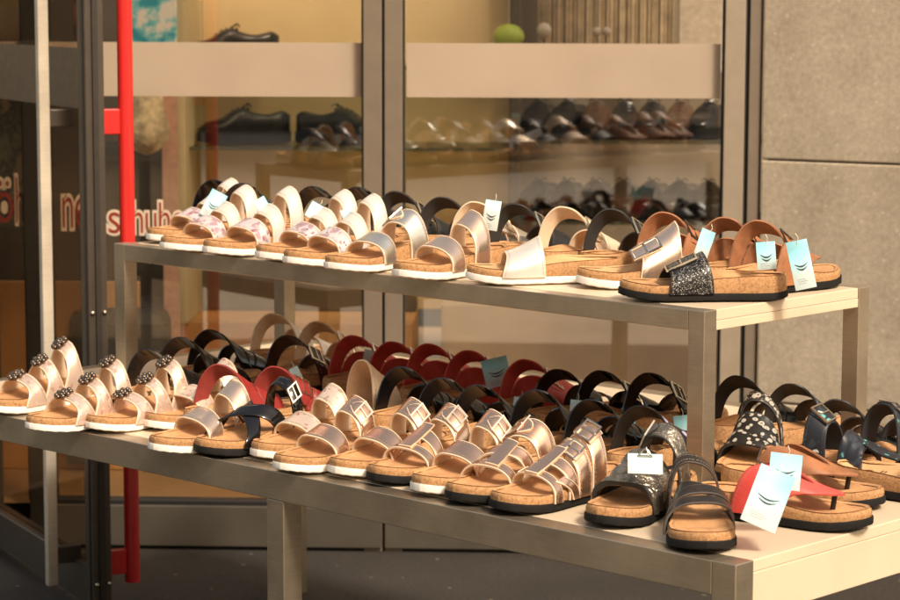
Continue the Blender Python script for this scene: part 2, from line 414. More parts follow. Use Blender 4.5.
def strap_list(style, buckled=False, ln=.0):
    """[(sections, hk, kwargs, buckle or None)]"""
    B = lambda s, t, ht, **k: dict(s=s, t=t, ht=ht, **k)
    if style == 'two':
        return [(arc(.55,.69,.006,.03), .98, {}, None), (arc(.26,.42,.014,.07), .86, {}, B(.66,.345,.013, size=.011) if buckled else None)]
    if style == 'twoplus':
        return [(arc(.56,.70,.006,.03), .98, {}, None), (arc(.38,.51,.010,.07), .92, {}, None), (arc(.19,.325,.012,.09), .92, {}, None)]
    if style == 'three':
        return [(arc(.605,.73,.020,.02,.035), 1.12, {}, ('o', .44,.672)), (arc(.43,.545,.018,.04,.055), 1.02, {}, ('o', .44,.485)),
                (arc(.24,.36,.016,.06,.06), .92, {}, ('o', .42,.30))]
    if style == 'one': return [(arc(.50,.78,.03,.05), 1.12, {}, None)]
    if style == 'one_b': return [(arc(.47,.74,.03,-.04), 1.0, {}, B(.52,.63,.022, size=.016))]
    if style == 'onehigh': return [(arc(.34,.62,.02,.06), 1.0, {}, B(.62,.58,.022, size=.014))]
    if style == 'tallone': return [(arc(.30,.55,.015,.0), 1.12, {}, None)]
    if style == 'back': return [(arc(.30,.405,-.004,ln), 1.0, {}, None), (arc(.46,.60,.02,.08), 1.0, {}, None), (arc(.58,.72,.03,-.10), 1.05, {}, None)]
    if style == 'back_b': return [(arc(.30,.405,-.004,ln), 1.0, {}, B(.5+.24*(1 if ln > 0 else -1),.35+abs(ln)*.24,.012, size=.014)), (arc(.50,.70,.03,.06), .98, {}, None)]
    if style == 'cross':
        return [([(0,.38,.49),(.5,.54,.65),(1,.68,.80)], 1.05, {}, None), ([(0,.68,.80),(.5,.54,.65),(1,.38,.49)], 1.05, {'off': .003}, None),
                (arc(.24,.33,.01,0), .9, {}, B(.7,.285,.008))]
    if style == 'lattice':
        return [(arc(.64,.73,.012,.02), 1.0, {}, None), ([(.40,.48,.70),(.52,.48,.70)], 1.0, {'off': .003, 'ns': 6, 'nt': 10}, None),
                ([(0,.42,.52),(.5,.52,.60),(1,.58,.66)], 1.0, {'off': .001}, None), (arc(.25,.42,.02,.06), .86, {}, B(.62,.335,.014, size=.012))]
    if style == 'lattice2':
        return [(arc(.645,.72,.008,.03), 1.0, {}, None), (arc(.52,.61,.01,-.02), 1.0, {}, None), ([(.42,.47,.71),(.53,.47,.71)], 1.0, {'off': .003, 'ns': 6, 'nt': 14}, None),
                (arc(.37,.49,.008,.05), .9, {'off': .001}, B(.56,.43,.012)), (arc(.22,.345,.010,.08), .84, {}, B(.52,.28,.013, size=.014)),
                ([(.0,.50,.57),(.24,.62,.69)], 1.0, {'off': .002, 'ns': 8}, None), ([(.76,.62,.69),(1,.50,.57)], 1.0, {'off': .002, 'ns': 8}, None)]
    if style == 'ruched':
        return [(arc(.46,.74,.01,.04), 1.1, {'wrinkle': .0062, 'nt': 26, 'ns': 44}, None), (arc(.22,.34,.012,0), .95, {}, B(.72,.28,.012))]
    if style == 'threethin':
        return [([(0,.47,.535),(.5,.53,.595),(1,.60,.665)], 1.12, {}, None), ([(0,.62,.685),(.5,.55,.615),(1,.49,.555)], 1.12, {'off': .003}, None), ([(0,.68,.74),(.5,.625,.685),(1,.56,.62)], 1.12, {'off': .0015}, None), (arc(.20,.29,.006,0), .78, {}, None)]
    if style == 'daisy':
        return [(arc(.44,.72,.01,.03), 1.1, {'wrinkle': .002, 'nt': 12, 'ns': 36}, None), (arc(.26,.36,.02,0), 1.0, {}, None)]
    if style == 'navy':
        return [(arc(.44,.62,.02,.03), 1.05, {'nt': 10, 'wrinkle': .0015}, None), ([(.40,.58,.80),(.60,.58,.80)], 1.05, {'off': .003, 'ns': 6, 'nt': 10}, None),
                (arc(.22,.38,.02,0), .95, {}, B(.55,.30,.014, size=.016))]
    if style in ('gizeh', 'gizeh1', 'gizeh2'):
        hk = 1.12
        a = [([(0,.24,.52),(.16,.33,.60),(.3,.44,.70),(.42,.58,.80),(.5,.68,.85)], hk, {}, None),
             ([(.5,.68,.85),(.58,.58,.80),(.7,.44,.70),(.84,.33,.60),(1,.24,.52)], hk, {'off': .0006}, None)]
        if style == 'gizeh': a.append((arc(.29,.40,-.004,ln), 1.0, {'off': .001}, B(.5+.22*(1 if ln > 0 else -1),.345+abs(ln)*.22,.014, size=.014)))
        elif style == 'gizeh2': a.append((arc(.28,.40,.01,0), .62, {'off': .001}, B(.72,.34,.012)))
        return a
    raise KeyError(style)

def make_sandal(style, colr, sole, side):
    """meshes of one kind of sandal: list of (part, mesh, [sub-parts])"""
    global PEAK
    PEAK = .43 if side == 'l' else .54
    mir = flip if side == 'r' else (lambda q: q)
    mo, mi_ = STRAPMAT[colr]
    plain = STRAPMAT['white'][0] if colr == 'floral' else mo
    parts = []
    sm = SOLE_W if sole == 'white' else SOLE_B
    parts.append(('outsole', cached(('outsole', sole, side), lambda: mir(sole_mesh(.0022, .0, lambda t: .0135+spring(t), True)).mesh('outsole', sm)), []))
    parts.append(('footbed', cached(('cork', side), lambda: mir(cork_mesh()).mesh('footbed', CORK, angle=60)), []))
    im = SUEDE_PALE if style in ('one', 'onehigh') else SUEDE
    parts.append(('insole', cached(('insole', side, im.name), lambda: mir(insole_mesh()).mesh('insole', im, angle=80)), []))
    parts.append(('stamp', cached(('stamp', side), lambda: mir(stamp_mesh()).mesh('stamp', STAMP)), []))
    bm_ = DARKMETAL if colr in ('brown', 'darkbronze', 'rose') else SILVERMETAL
    for i, (secs, hk, kw, bk) in enumerate(strap_list(style, colr in ('silver', 'rosegold'), (.32 if side == 'r' else -.32))):
        def mk():
            mb = MB(); patch(mb, secs, hk=hk, **kw)
            if 'nt' not in kw and len(secs) > 3 and style not in ('back',): stitch(mb, secs, kw.get('off', 0), .0026, hk)
            if isinstance(bk, dict):
                s, t, ht = bk['s'], bk['t'], bk['ht']
                patch(mb, [(s-.17, t-.001, t+.001), (s-.13, t-ht/LS, t+ht/LS), (s+.12, t-ht/LS, t+ht/LS)], off=.0035, th=.0022, hk=hk, ns=10, nt=4)
            return mir(mb).mesh('strap', [mo if i == 0 else plain, mi_, THREAD_D if colr in ('suedeblack', 'navyfloral', 'bluefloral', 'blackfloral', 'red', 'patent') else THREAD], angle=50)
        me = cached(('strap', style, colr, side, i), mk)
        subs = []
        if isinstance(bk, dict):
            subs.append(('buckle', cached(('buckle', style, side, i, bm_.name), lambda: mir(buckle_mesh(bk['s'], bk['t'], bk['ht'], hk, bk.get('size', .012))).mesh('buckle', bm_, angle=30))))
        elif isinstance(bk, tuple):
            subs.append(('buckle', cached(('orn', style, side, i), lambda: mir(ornate_mesh(bk[1], bk[2], hk)).mesh('buckle', DARKMETAL))))
        parts.append(('strap', me, subs))
    if style in ('gizeh', 'gizeh1', 'gizeh2', 'navy'):
        def post():
            mb = MB(); a = S(.5, .79, 1.12); mb.tube([(a.x-.004, a.y, rim(.8)-.008), (a.x, a.y, a.z-.001)], .0038, 10); return mir(mb).mesh('toe_post', STRAPMAT['suedeblack'][0])
        parts.append(('toe_post', cached(('post', side), post), []))
    return parts

# ------------------------------------------------------------------ frames of reference
YAW = -0.761349                                   # the display stand stands turned to the street
EX = Vector((math.cos(YAW), math.sin(YAW), 0)); EY = Vector((-math.sin(YAW), math.cos(YAW), 0))
UP = Vector((.40565, 3.78108, .900)); LO = Vector((.40280, 3.29000, .605))   # right front corners of the two shelves

SHADOWS = []
SANDALS = [
    ('U', 'twoplus', 'floral', 'white', 'l', -1.4245, 0.1753, -90.0, 'sandals in the front row of the upper shelf', 'floral white-strapped sandal half hidden at the far left end of the upper shelf'),
    ('U', 'twoplus', 'floral', 'white', 'l', -1.2788, 0.0885, -90.0, 'sandals in the front row of the upper shelf', 'pale floral sandal with white sole second from the left on the upper shelf'),
    ('U', 'twoplus', 'floral', 'white', 'l', -1.1588, 0.0957, -90.0, 'sandals in the front row of the upper shelf', 'white sandal with a red flower on its front strap, left part of upper shelf'),
    ('U', 'twoplus', 'floral', 'white', 'l', -1.0122, 0.1035, -90.0, 'sandals in the front row of the upper shelf', 'floral white-soled sandal tucked behind its pair, fourth along the upper shelf edge'),
    ('U', 'twoplus', 'floral', 'white', 'l', -0.9105, 0.0814, -90.0, 'sandals in the front row of the upper shelf', 'floral sandal just left of the first satin silver two-strap on the upper shelf'),
    ('U', 'two', 'silver', 'white', 'r', -0.7983, 0.0767, -90.0, 'sandals in the front row of the upper shelf', 'satin silver two-strap slide with white sole overhanging the upper shelf edge'),
    ('U', 'two', 'rosepale', 'white', 'l', -0.6236, 0.0736, -88.0, 'sandals in the front row of the upper shelf', 'pale rose metallic slide with narrow straps and white sole mid upper shelf'),
    ('U', 'one', 'pearl', 'white', 'l', -0.4399, 0.1147, -126.0, 'sandals in the front row of the upper shelf', 'pearl white single-strap slide turned side-on on the upper shelf'),
    ('U', 'onehigh', 'rosepale', 'white', 'l', -0.2665, 0.2051, -124.0, 'sandals in the front row of the upper shelf', 'shiny rose single-strap slide behind the black glitter one'),
    ('U', 'one_b', 'glitter', 'black', 'l', -0.095, 0.1194, -136.0, 'sandals in the front row of the upper shelf', 'black glitter single-strap slide with buckle and cork side at the corner of the upper shelf'),
    ('U', 'back', 'patent', 'black', 'r', -1.488, 0.3199, 90.0, 'sandals in the back row of the upper shelf', 'black sandal leftmost behind the white floral straps on the upper shelf'),
    ('U', 'back', 'patent', 'black', 'l', -1.362, 0.2859, 90.0, 'sandals in the back row of the upper shelf', 'black sandal peeping out above the white straps, second from left in the upper back row'),
    ('U', 'back', 'patent', 'black', 'r', -1.2043, 0.3404, 90.0, 'sandals in the back row of the upper shelf', 'black sandal with rounded strap left of the twin window posts, before two pale blue tags'),
    ('U', 'back', 'patent', 'black', 'l', -1.068, 0.3312, 90.0, 'sandals in the back row of the upper shelf', 'black sandal in front of the twin window posts on the upper shelf'),
    ('U', 'back_b', 'suedeblack', 'black', 'r', -0.955, 0.3271, 90.0, 'sandals in the back row of the upper shelf', 'black sandal with a silver buckle just right of the window posts'),
    ('U', 'back', 'suedeblack', 'black', 'l', -0.836, 0.3289, 90.0, 'sandals in the back row of the upper shelf', 'black strap sandal behind the pale rose slide on the upper shelf'),
    ('U', 'back_b', 'silver', 'black', 'r', -0.7346, 0.315, 90.0, 'sandals in the back row of the upper shelf', 'silver white strap sandal carrying a white swoosh tag in the upper back row'),
    ('U', 'back_b', 'suedeblack', 'black', 'l', -0.6506, 0.3342, 90.0, 'sandals in the back row of the upper shelf', 'black strap sandal right of the silver white one, a white patch on its inner strap'),
    ('U', 'back_b', 'cream', 'black', 'r', -0.5165, 0.315, 90.0, 'sandals in the back row of the upper shelf', 'cream strap sandal with beige buckle in the upper back row'),
    ('U', 'back_b', 'suedeblack', 'black', 'l', -0.4243, 0.3404, 90.0, 'sandals in the back row of the upper shelf', 'black strap sandal with white buckle right behind the shiny rose slide'),
    ('U', 'gizeh', 'brown', 'black', 'r', -0.3112, 0.3513, 90.0, 'sandals in the back row of the upper shelf', 'brown leather thong sandal with dark buckle, leftmost of the brown ones on the upper shelf'),
    ('U', 'gizeh', 'brown', 'black', 'l', -0.1561, 0.3192, 90.0, 'sandals in the back row of the upper shelf', 'brown leather thong sandal between two blue tags on the upper shelf'),
    ('U', 'gizeh', 'brown', 'black', 'r', -0.0757, 0.3152, 88.0, 'sandals in the back row of the upper shelf', 'brown leather thong sandal rightmost on the upper shelf, tag hanging over its sole'),
    ('L', 'three', 'rose', 'white', 'l', -1.7498, 0.1084, -90.0, 'sandals in the front row of the lower shelf', 'rose metallic sandal with ornate buckles cut by the left edge of the photo'),
    ('L', 'three', 'rose', 'white', 'l', -1.5302, 0.0537, -90.0, 'sandals in the front row of the lower shelf', 'rose metallic three-buckle sandal second from the left on the lower shelf'),
    ('L', 'three', 'rose', 'white', 'l', -1.4616, 0.1353, -90.0, 'sandals in the front row of the lower shelf', 'rose metallic three-buckle sandal right in front of the left upright of the riser'),
    ('L', 'two', 'rosefloral', 'white', 'l', -1.3975, 0.2189, -87.0, 'sandals in the front row of the lower shelf', 'flower printed rose sandal set back beside a plain rose slide on the lower shelf'),
    ('L', 'two', 'rosepale', 'white', 'l', -1.2129, 0.0806, -86.0, 'sandals in the front row of the lower shelf', 'plain rose two-strap slide directly left of the black crossed-strap sandal'),
    ('L', 'cross', 'patent', 'black', 'l', -1.1361, 0.1204, -86.0, 'sandals in the front row of the lower shelf', 'black patent sandal with thin crossed straps, the only black one among rose sandals'),
    ('L', 'two', 'rosefloral', 'white', 'l', -1.0475, 0.168, -87.0, 'sandals in the front row of the lower shelf', 'flower printed rose slide just right of the black crossed-strap sandal'),
    ('L', 'two', 'rosegold', 'white', 'l', -0.9371, 0.1189, -87.0, 'sandals in the front row of the lower shelf', 'shiny rose gold two-strap slide with white sole, over the middle table leg'),
    ('L', 'two', 'rosegold', 'white', 'l', -0.8421, 0.1597, -88.0, 'sandals in the front row of the lower shelf', 'rose gold slide with white sole between another white-soled slide and a black-soled lattice sandal'),
    ('L', 'lattice', 'rosegold', 'black', 'l', -0.7582, 0.1647, -86.0, 'sandals in the front row of the lower shelf', 'black-soled rose gold lattice sandal, leftmost of the black-soled rose ones'),
    ('L', 'two', 'rosegold', 'white', 'l', -0.6475, 0.1527, -86.0, 'sandals in the front row of the lower shelf', 'white-soled rose gold slide wedged between two black-soled lattice sandals'),
    ('L', 'lattice', 'rosegold', 'black', 'r', -0.5618, 0.1467, -88.0, 'sandals in the front row of the lower shelf', 'black-soled rose gold lattice sandal, middle of the three'),
    ('L', 'lattice2', 'rosegold', 'black', 'l', -0.4539, 0.1442, -90.0, 'sandals in the front row of the lower shelf', 'rose gold cage sandal with several thin bands, the one beside the black ruched sandal'),
    ('L', 'ruched', 'gunmetal', 'black', 'r', -0.3067, 0.173, -82.0, 'sandals in the front row of the lower shelf', 'black ruched sandal with silvery sheen and clipped pale tag'),
    ('L', 'threethin', 'darkbronze', 'black', 'l', -0.1592, 0.1181, -48.0, 'sandals in the front row of the lower shelf', 'sandal with crossed dark bronze bands facing straight out at the table corner'),
    ('L', 'gizeh1', 'redpink', 'black', 'r', -0.1195, 0.2794, 15.0, 'sandals at the right end of the lower shelf', 'bright coral red thong sandal with large blue white tag'),
    ('L', 'gizeh2', 'brown', 'black', 'r', -0.1921, 0.4264, 13.0, 'sandals at the right end of the lower shelf', 'brown thong sandal behind the coral red one'),
    ('L', 'navy', 'navyfloral', 'black', 'r', -0.2084, 0.5988, 10.0, 'sandals at the right end of the lower shelf', 'navy floral strap sandal with a square silver buckle at the right edge'),
    ('L', 'one', 'pink', 'black', 'r', -0.0662, 0.5591, 10.0, 'sandals at the right end of the lower shelf', 'pale pink sandal cut by the right edge of the photo'),
    ('L', 'navy', 'navyfloral', 'black', 'r', -0.2173, 0.7613, 90.0, 'sandals at the right end of the lower shelf', 'floral black sandal right of the back upright of the riser'),
    ('L', 'daisy', 'daisy', 'black', 'l', -0.3795, 0.5548, -62.0, 'sandals at the right end of the lower shelf', 'black sandal with a white daisy printed wrap beside the front riser upright'),
    ('L', 'tallone', 'cream', 'black', 'r', -1.1512, 0.4377, 90.0, 'sandals in the middle row of the lower shelf', 'cream sandal with a tall broad strap and lettered lining standing before the red row'),
    ('L', 'back', 'patent', 'black', 'r', -1.0429, 0.4485, 90.0, 'sandals in the middle row of the lower shelf', 'black patent strap sandal right of the tall cream one'),
    ('L', 'back', 'patent', 'black', 'l', -0.9116, 0.4162, 90.0, 'sandals in the middle row of the lower shelf', 'second black patent sandal right of the tall cream one'),
    ('L', 'back', 'patent', 'black', 'r', -0.8279, 0.4224, 90.0, 'sandals in the middle row of the lower shelf', 'black patent sandal directly below the tag on the red sandals'),
    ('L', 'back', 'patent', 'black', 'l', -0.7039, 0.4348, 90.0, 'sandals in the middle row of the lower shelf', 'black patent sandal between two small white tags in the middle row'),
    ('L', 'back', 'patent', 'black', 'r', -0.603, 0.4588, 90.0, 'sandals in the middle row of the lower shelf', 'black patent sandal behind the cage sandal with its rolled rose strap'),
    ('L', 'back', 'purplefloral', 'black', 'l', -0.5021, 0.4711, 90.0, 'sandals in the middle row of the lower shelf', 'black sandal with lilac flowered strap left of the front riser upright'),
    ('L', 'back', 'reddark', 'black', 'r', -1.3165, 0.2543, 85.0, 'sandals in the middle row of the lower shelf', 'red strap sandal with white label behind the plain rose slide'),
    ('L', 'back_b', 'reddark', 'black', 'l', -1.2401, 0.3249, 78.0, 'sandals in the middle row of the lower shelf', 'dark red strap sandal with a clear tag below the back left upright of the riser'),
    ('L', 'gizeh', 'red', 'black', 'r', -1.406, 0.6814, 90.0, 'sandals in the back row of the lower shelf', 'red strap sandal leftmost in the red row, right of the cream buckled one'),
    ('L', 'gizeh', 'red', 'black', 'l', -1.2906, 0.6727, 90.0, 'sandals in the back row of the lower shelf', 'red strap sandal second in the red row under the window posts'),
    ('L', 'gizeh', 'red', 'black', 'r', -1.2081, 0.6887, 90.0, 'sandals in the back row of the lower shelf', 'red strap sandal with pink buckle in the middle of the red row'),
    ('L', 'gizeh', 'red', 'black', 'l', -1.1031, 0.6897, 90.0, 'sandals in the back row of the lower shelf', 'red strap sandal that the large white tag hangs over'),
    ('L', 'gizeh', 'red', 'black', 'r', -0.9733, 0.7073, 90.0, 'sandals in the back row of the lower shelf', 'red strap sandal rightmost in the red row, next to the black patent ones'),
    ('L', 'back_b', 'cream', 'white', 'r', -1.6009, 0.7618, 90.0, 'sandals in the back row of the lower shelf', 'cream buckled sandal with white sole right of the back left upright'),
    ('L', 'back', 'white', 'black', 'l', -1.7687, 0.7892, 90.0, 'sandals in the back row of the lower shelf', 'white strap sandal half behind the back left upright of the riser'),
    ('L', 'back', 'patent', 'black', 'r', -1.5753, 0.2952, 90.0, 'sandals in the back row of the lower shelf', 'glossy black sandal beside the front left upright of the riser'),
    ('L', 'back', 'patent', 'black', 'l', -1.6415, 0.43, 90.0, 'sandals in the back row of the lower shelf', 'glossy black sandal in the middle of the three at the left back'),
    ('L', 'back', 'patent', 'black', 'r', -1.7076, 0.566, 90.0, 'sandals in the back row of the lower shelf', 'glossy black sandal with broad rounded strap next to the white one'),
    ('L', 'back_b', 'brownpatent', 'black', 'r', -1.5302, 0.6172, 90.0, 'sandals in the back row of the lower shelf', 'dark brown sandal showing just right of the back left upright'),
    ('L', 'back', 'patent', 'black', 'l', -0.8664, 0.6784, 90.0, 'sandals in the back row of the lower shelf', 'black patent sandal directly right of the last red one'),
    ('L', 'back_b', 'patent', 'black', 'r', -0.7871, 0.7092, 90.0, 'sandals in the back row of the lower shelf', 'black patent sandal with pale buckle edge, second after the red row'),
    ('L', 'back_b', 'patent', 'black', 'l', -0.7042, 0.7455, 90.0, 'sandals in the back row of the lower shelf', 'black patent sandal just left of the front riser upright at the back'),
    ('L', 'back', 'blackfloral', 'black', 'r', -0.5416, 0.7924, 90.0, 'sandals in the back row of the lower shelf', 'black strap sandal right of the front riser upright, behind the daisy wrap'),
    ('L', 'back', 'bluefloral', 'black', 'l', -0.4617, 0.8381, 90.0, 'sandals in the back row of the lower shelf', 'black sandal with blue flowered side strap between the two right uprights'),
    ('L', 'back', 'blackfloral', 'black', 'r', -0.2934, 0.7395, 90.0, 'sandals in the back row of the lower shelf', 'black floral sandal half behind the right back upright of the riser'),
]


protos = {}
def place_sandal(row):
    shelf, style, colr, sole, side, u, v, a, group, label = row
    O = UP if shelf == 'U' else LO
    root = empty('sandal', O + EX*u + EY*v + Vector((0, 0, .0006)), YAW + R(a + random.uniform(-2.5, 2.5)))
    tag(root, label, 'sandal', group); root.scale = (SK, SK, SK*random.uniform(.95, 1.05))
    key = (style, colr, sole, side)
    if key not in protos:
        pr = []
        for name, me, subs in make_sandal(*key):
            p = link(name, me, root); sub = [link(n2, m2, p) for n2, m2 in subs]; pr.append((p, sub))
        protos[key] = pr
    else:
        for p, sub in protos[key]:
            c = p.copy(); COL.objects.link(c); c.parent = root
            for q in sub:
                d = q.copy(); COL.objects.link(d); d.parent = c
    return root
SANDAL_OBJS = [place_sandal(r) for r in SANDALS]

# ------------------------------------------------------------------ the display stand: a table with a riser on it
STEEL = brushed('brushed_steel', (.44,.36,.26), .3, .8)
STEEL_D = brushed('dark_steel', (.20,.16,.12), .42, .75)
BOARD = M_('cream_board', (.66,.53,.37), .33, 0, var=.06, scale=7, spec=.5, bmp=.04, bscale=80, rvar=.08)
def local(root, mb, name, mat, **k):
    k.setdefault('angle', 14)
    return link(name, mb.mesh(name, mat, **k), root)
def stand(name, corner, length, depth, tube, rail_h, apron_h, leg_h, leg_us, label, cat):
    root = empty(name, corner - Vector((0,0,leg_h)), YAW); tag(root, label, cat)
    h = leg_h; b = .0012
    # rails along the long sides
    for y0, y1 in ((0, tube), (depth-tube, depth)):
        mb = MB(); xs = [-length] + [u for u in leg_us] + [0]
        mb.bbox((-length+tube+.0005, y0, h-rail_h), (-tube-.0005, y1, h-.0005), b)
        local(root, mb, 'rail', STEEL)
    mb = MB(); mb.bbox((-length+.001, tube+.001, h-rail_h), (-length+tube, depth-tube-.001, h-.002), b); local(root, mb, 'rail', STEEL)
    for u in (-length, -tube):
        for y in (0, depth-tube):
            mb = MB(); mb.bbox((u, y, 0), (u+tube, y+tube, h), b); local(root, mb, 'leg', STEEL)
    for u in leg_us:
        for y in (.0015,):
            mb = MB(); mb.bbox((u, y, 0), (u+tube, y+tube, h-rail_h-.0005), b); local(root, mb, 'leg', STEEL)
    # cream laminate board whose right end folds down as an apron
    mb = MB(); mb.bbox((-length+tube+.001, tube+.0008, h-.018), (-.0012, depth-tube-.0008, h), .0015); local(root, mb, 'shelf_board', BOARD)
    mb = MB(); mb.bbox((-.016, tube+.0008, h-apron_h), (-.0006, depth-tube-.0008, h-.0182), .0012); local(root, mb, 'apron', BOARD)
    return root
stand('display_table', LO, 2.11, 1.10, .042, .050, .085, .605, [-.985], 'long steel display table with cream board top holding the lower layer of sandals', 'table')
stand('display_riser', UP, 1.50, .467, .0325, .033, .0335, .2948, [], 'narrow steel framed riser shelf standing on the display table under the upper sandals', 'shelf')

# ------------------------------------------------------------------ hang tags
def tag_mat(name, split, top, low):
    m, nt, b = new_mat(name); co = coords(nt, False)
    sx = nt.nodes.new('ShaderNodeSeparateXYZ'); nt.links.new(co, sx.inputs[0])
    f = noise(nt, co, 30, 2)
    ad = nt.nodes.new('ShaderNodeMath'); ad.operation = 'MULTIPLY_ADD'; nt.links.new(f, ad.inputs[0]); ad.inputs[1].default_value = .02; nt.links.new(sx.outputs['Z'], ad.inputs[2])
    mr = nt.nodes.new('ShaderNodeMapRange'); mr.inputs[1].default_value = split-.012; mr.inputs[2].default_value = split+.03; nt.links.new(ad.outputs[0], mr.inputs[0])
    col = ramp(nt, mr.outputs[0], [(0, low), (.55, sc_(top, 1.5)), (1, top)])
    nt.links.new(col, b.inputs['Base Color']); b.inputs['Roughness'].default_value = .45
    return m
TAGM = tag_mat('tag_card', .008, (.22,.50,.56), (.52,.62,.60))
TAGW = tag_mat('tag_card_pale', .02, (.36,.56,.57), (.60,.66,.62))
INK = M_('tag_ink', (.03,.03,.035), .6)
SMALLPRINT = M_('small_print', (.35,.38,.38), .6)
STRING = M_('tag_string', (.7,.62,.5), .7)
def swoosh_curve(w, z0, k):
    return [(-w*.5 + w*i/10, -.0012, z0 - math.sin(math.pi*min(1, i/10*.9))*k + i/10*w*.10) for i in range(11)]
def price_tag(loc, w, h, tilt, lean, yawd, label, mark=True, pale=False, clip=False):
    root = empty('price_tag', loc, 0)
    root.rotation_euler = (R(lean), R(tilt), R(yawd))
    tag(root, label, 'price tag', 'swing tags on the sandals')
    mb = MB(); mb.bbox((-w/2, -.0006, -h/2), (w/2, .0006, h/2), .0004)
    link('card', mb.mesh('card', TAGW if pale else TAGM), root)
    if mark:
        mb = MB()
        for z0, k, ww in ((.002, .006, .62*w), (-.004, .0052, .5*w)):
            pts = [Vector(p) for p in swoosh_curve(ww, z0, k)]
            vs = []; fs = []
            for i, p in enumerate(pts):
                q = .0011*math.sin(math.pi*(i+.6)/11.2)+.0002
                vs += [p + Vector((0,0,q)), p - Vector((0,0,q))]
            fs = [(2*i, 2*i+1, 2*i+3, 2*i+2) for i in range(10)]
            mb.add(vs, fs)
        for q in range(3): mb.add([(-w*.32,-.0009,-h*.30-q*.0035),(w*(.05+.1*(q%2)),-.0009,-h*.30-q*.0035),(w*(.05+.1*(q%2)),-.0009,-h*.30-q*.0035+.0011),(-w*.32,-.0009,-h*.30-q*.0035+.0011)], [(0,1,2,3)], 1)
        link('printed_mark', mb.mesh('printed_mark', [INK, SMALLPRINT]), root)
    mb = MB()
    mb.tube([(0, -.001, h/2-.006), (.004, -.002, h/2+.004), (.002, .004, h/2+.012)], .0006, 6)
    link('string', mb.mesh('string', STRING), root)
    if clip:
        mb = MB(); mb.tube([(-.011,-.0025,h/2-.004),(-.004,-.003,h/2+.004),(0,-.003,h/2+.007),(.004,-.003,h/2+.004),(.011,-.0025,h/2-.004),(-.011,-.0025,h/2-.004)], .0014, 8)
        link('clip', mb.mesh('clip', SILVERMETAL), root)
    return root
price_tag((-0.4813,4.8500,0.9749), 0.0350, 0.0591, 28, -20, 0, 'white tag with swoosh leaning on the leftmost white straps of the upper shelf')
price_tag((-0.3664,4.6800,0.9856), 0.0380, 0.0253, 60, -30, 0, 'small teal tag behind the white strap left of the window posts', mark=False)
price_tag((-0.2607,4.5800,0.9865), 0.0269, 0.0331, 30, -20, 0, 'pale teal tag sticking up between white straps before the first black sandal', mark=False)
price_tag((-0.1948,4.5200,0.9823), 0.0306, 0.0204, 70, -20, 0, 'teal tag lying on the satin silver sandal', mark=False)
price_tag((0.0752,4.3500,1.0010), 0.0294, 0.0550, 8, -8, -10, 'white swoosh tag hanging from the silver white sandal in the upper back row', pale=True)
price_tag((0.4344,4.0700,0.9777), 0.0257, 0.0514, 22, -10, 10, 'plain blue tag between the brown sandals, left one', mark=False)
price_tag((0.5207,3.9200,0.9748), 0.0318, 0.0460, -4, -8, 0, 'blue swoosh tag framed inside the brown strap')
price_tag((0.5727,3.8800,0.9643), 0.0350, 0.0805, -12, -10, 0, 'long blue white swoosh tag hanging off the rightmost brown sandal')
price_tag((0.0887,4.4800,0.6906), 0.0505, 0.0546, -14, -14, 0, 'large white swoosh tag with blue top on the red sandals')
price_tag((0.1258,4.3200,0.6491), 0.0214, 0.0409, 6, -10, -8, 'small white tag between black straps, under the big tag', mark=False,pale=True)
price_tag((0.2237,4.2000,0.6643), 0.0208, 0.0417, 4, -10, -8, 'small white tag hanging between two black patent straps near the middle', mark=False,pale=True)
price_tag((0.4007,4.0600,0.6587), 0.0275, 0.0476, -6, -10, 0, 'pale blue tag tucked beside the front riser upright', mark=False)
price_tag((0.3089,4.1000,0.6587), 0.0259, 0.0296, 14, -10, 0, 'small grey blue tag half hidden behind the rolled rose strap', mark=False)
price_tag((0.2926,3.5200,0.7043), 0.0524, 0.0318, 2, -30, 0, 'pale green tag clipped to the black ruched sandal', mark=False,pale=True,clip=True)
price_tag((0.4936,3.4600,0.7052), 0.0484, 0.0531, 8, -14, 6, 'upper pale blue tag behind the coral strap')
price_tag((0.4569,3.3700,0.6839), 0.0547, 0.0882, 24, -22, 0, 'big blue white swoosh tag leaning across the coral red sandal')
price_tag((-0.4226,4.6200,0.6460), 0.0250, 0.0625, -52, -20, 0, 'blue edged label lying on the red sandal behind the rose slide', mark=False)
price_tag((-0.4588,4.6300,0.6464), 0.0293, 0.0251, -25, -20, 0, 'white printed label on the left red sandal', mark=False,pale=True)
price_tag((-0.2935,4.5600,0.6672), 0.0185, 0.0412, -28, -10, 0, 'narrow white label inside the dark red strap', mark=False,pale=True)
price_tag((-0.1588,4.7500,0.6769), 0.0300, 0.0300, 10, -10, 0, 'round cornered white label inside the leftmost strap of the red row', mark=False,pale=True)
price_tag((-0.3812,4.3400,0.6414), 0.0392, 0.0176, 0, -50, 0, 'grey green sticker lying on the black crossed-strap sandal', mark=False,pale=True)


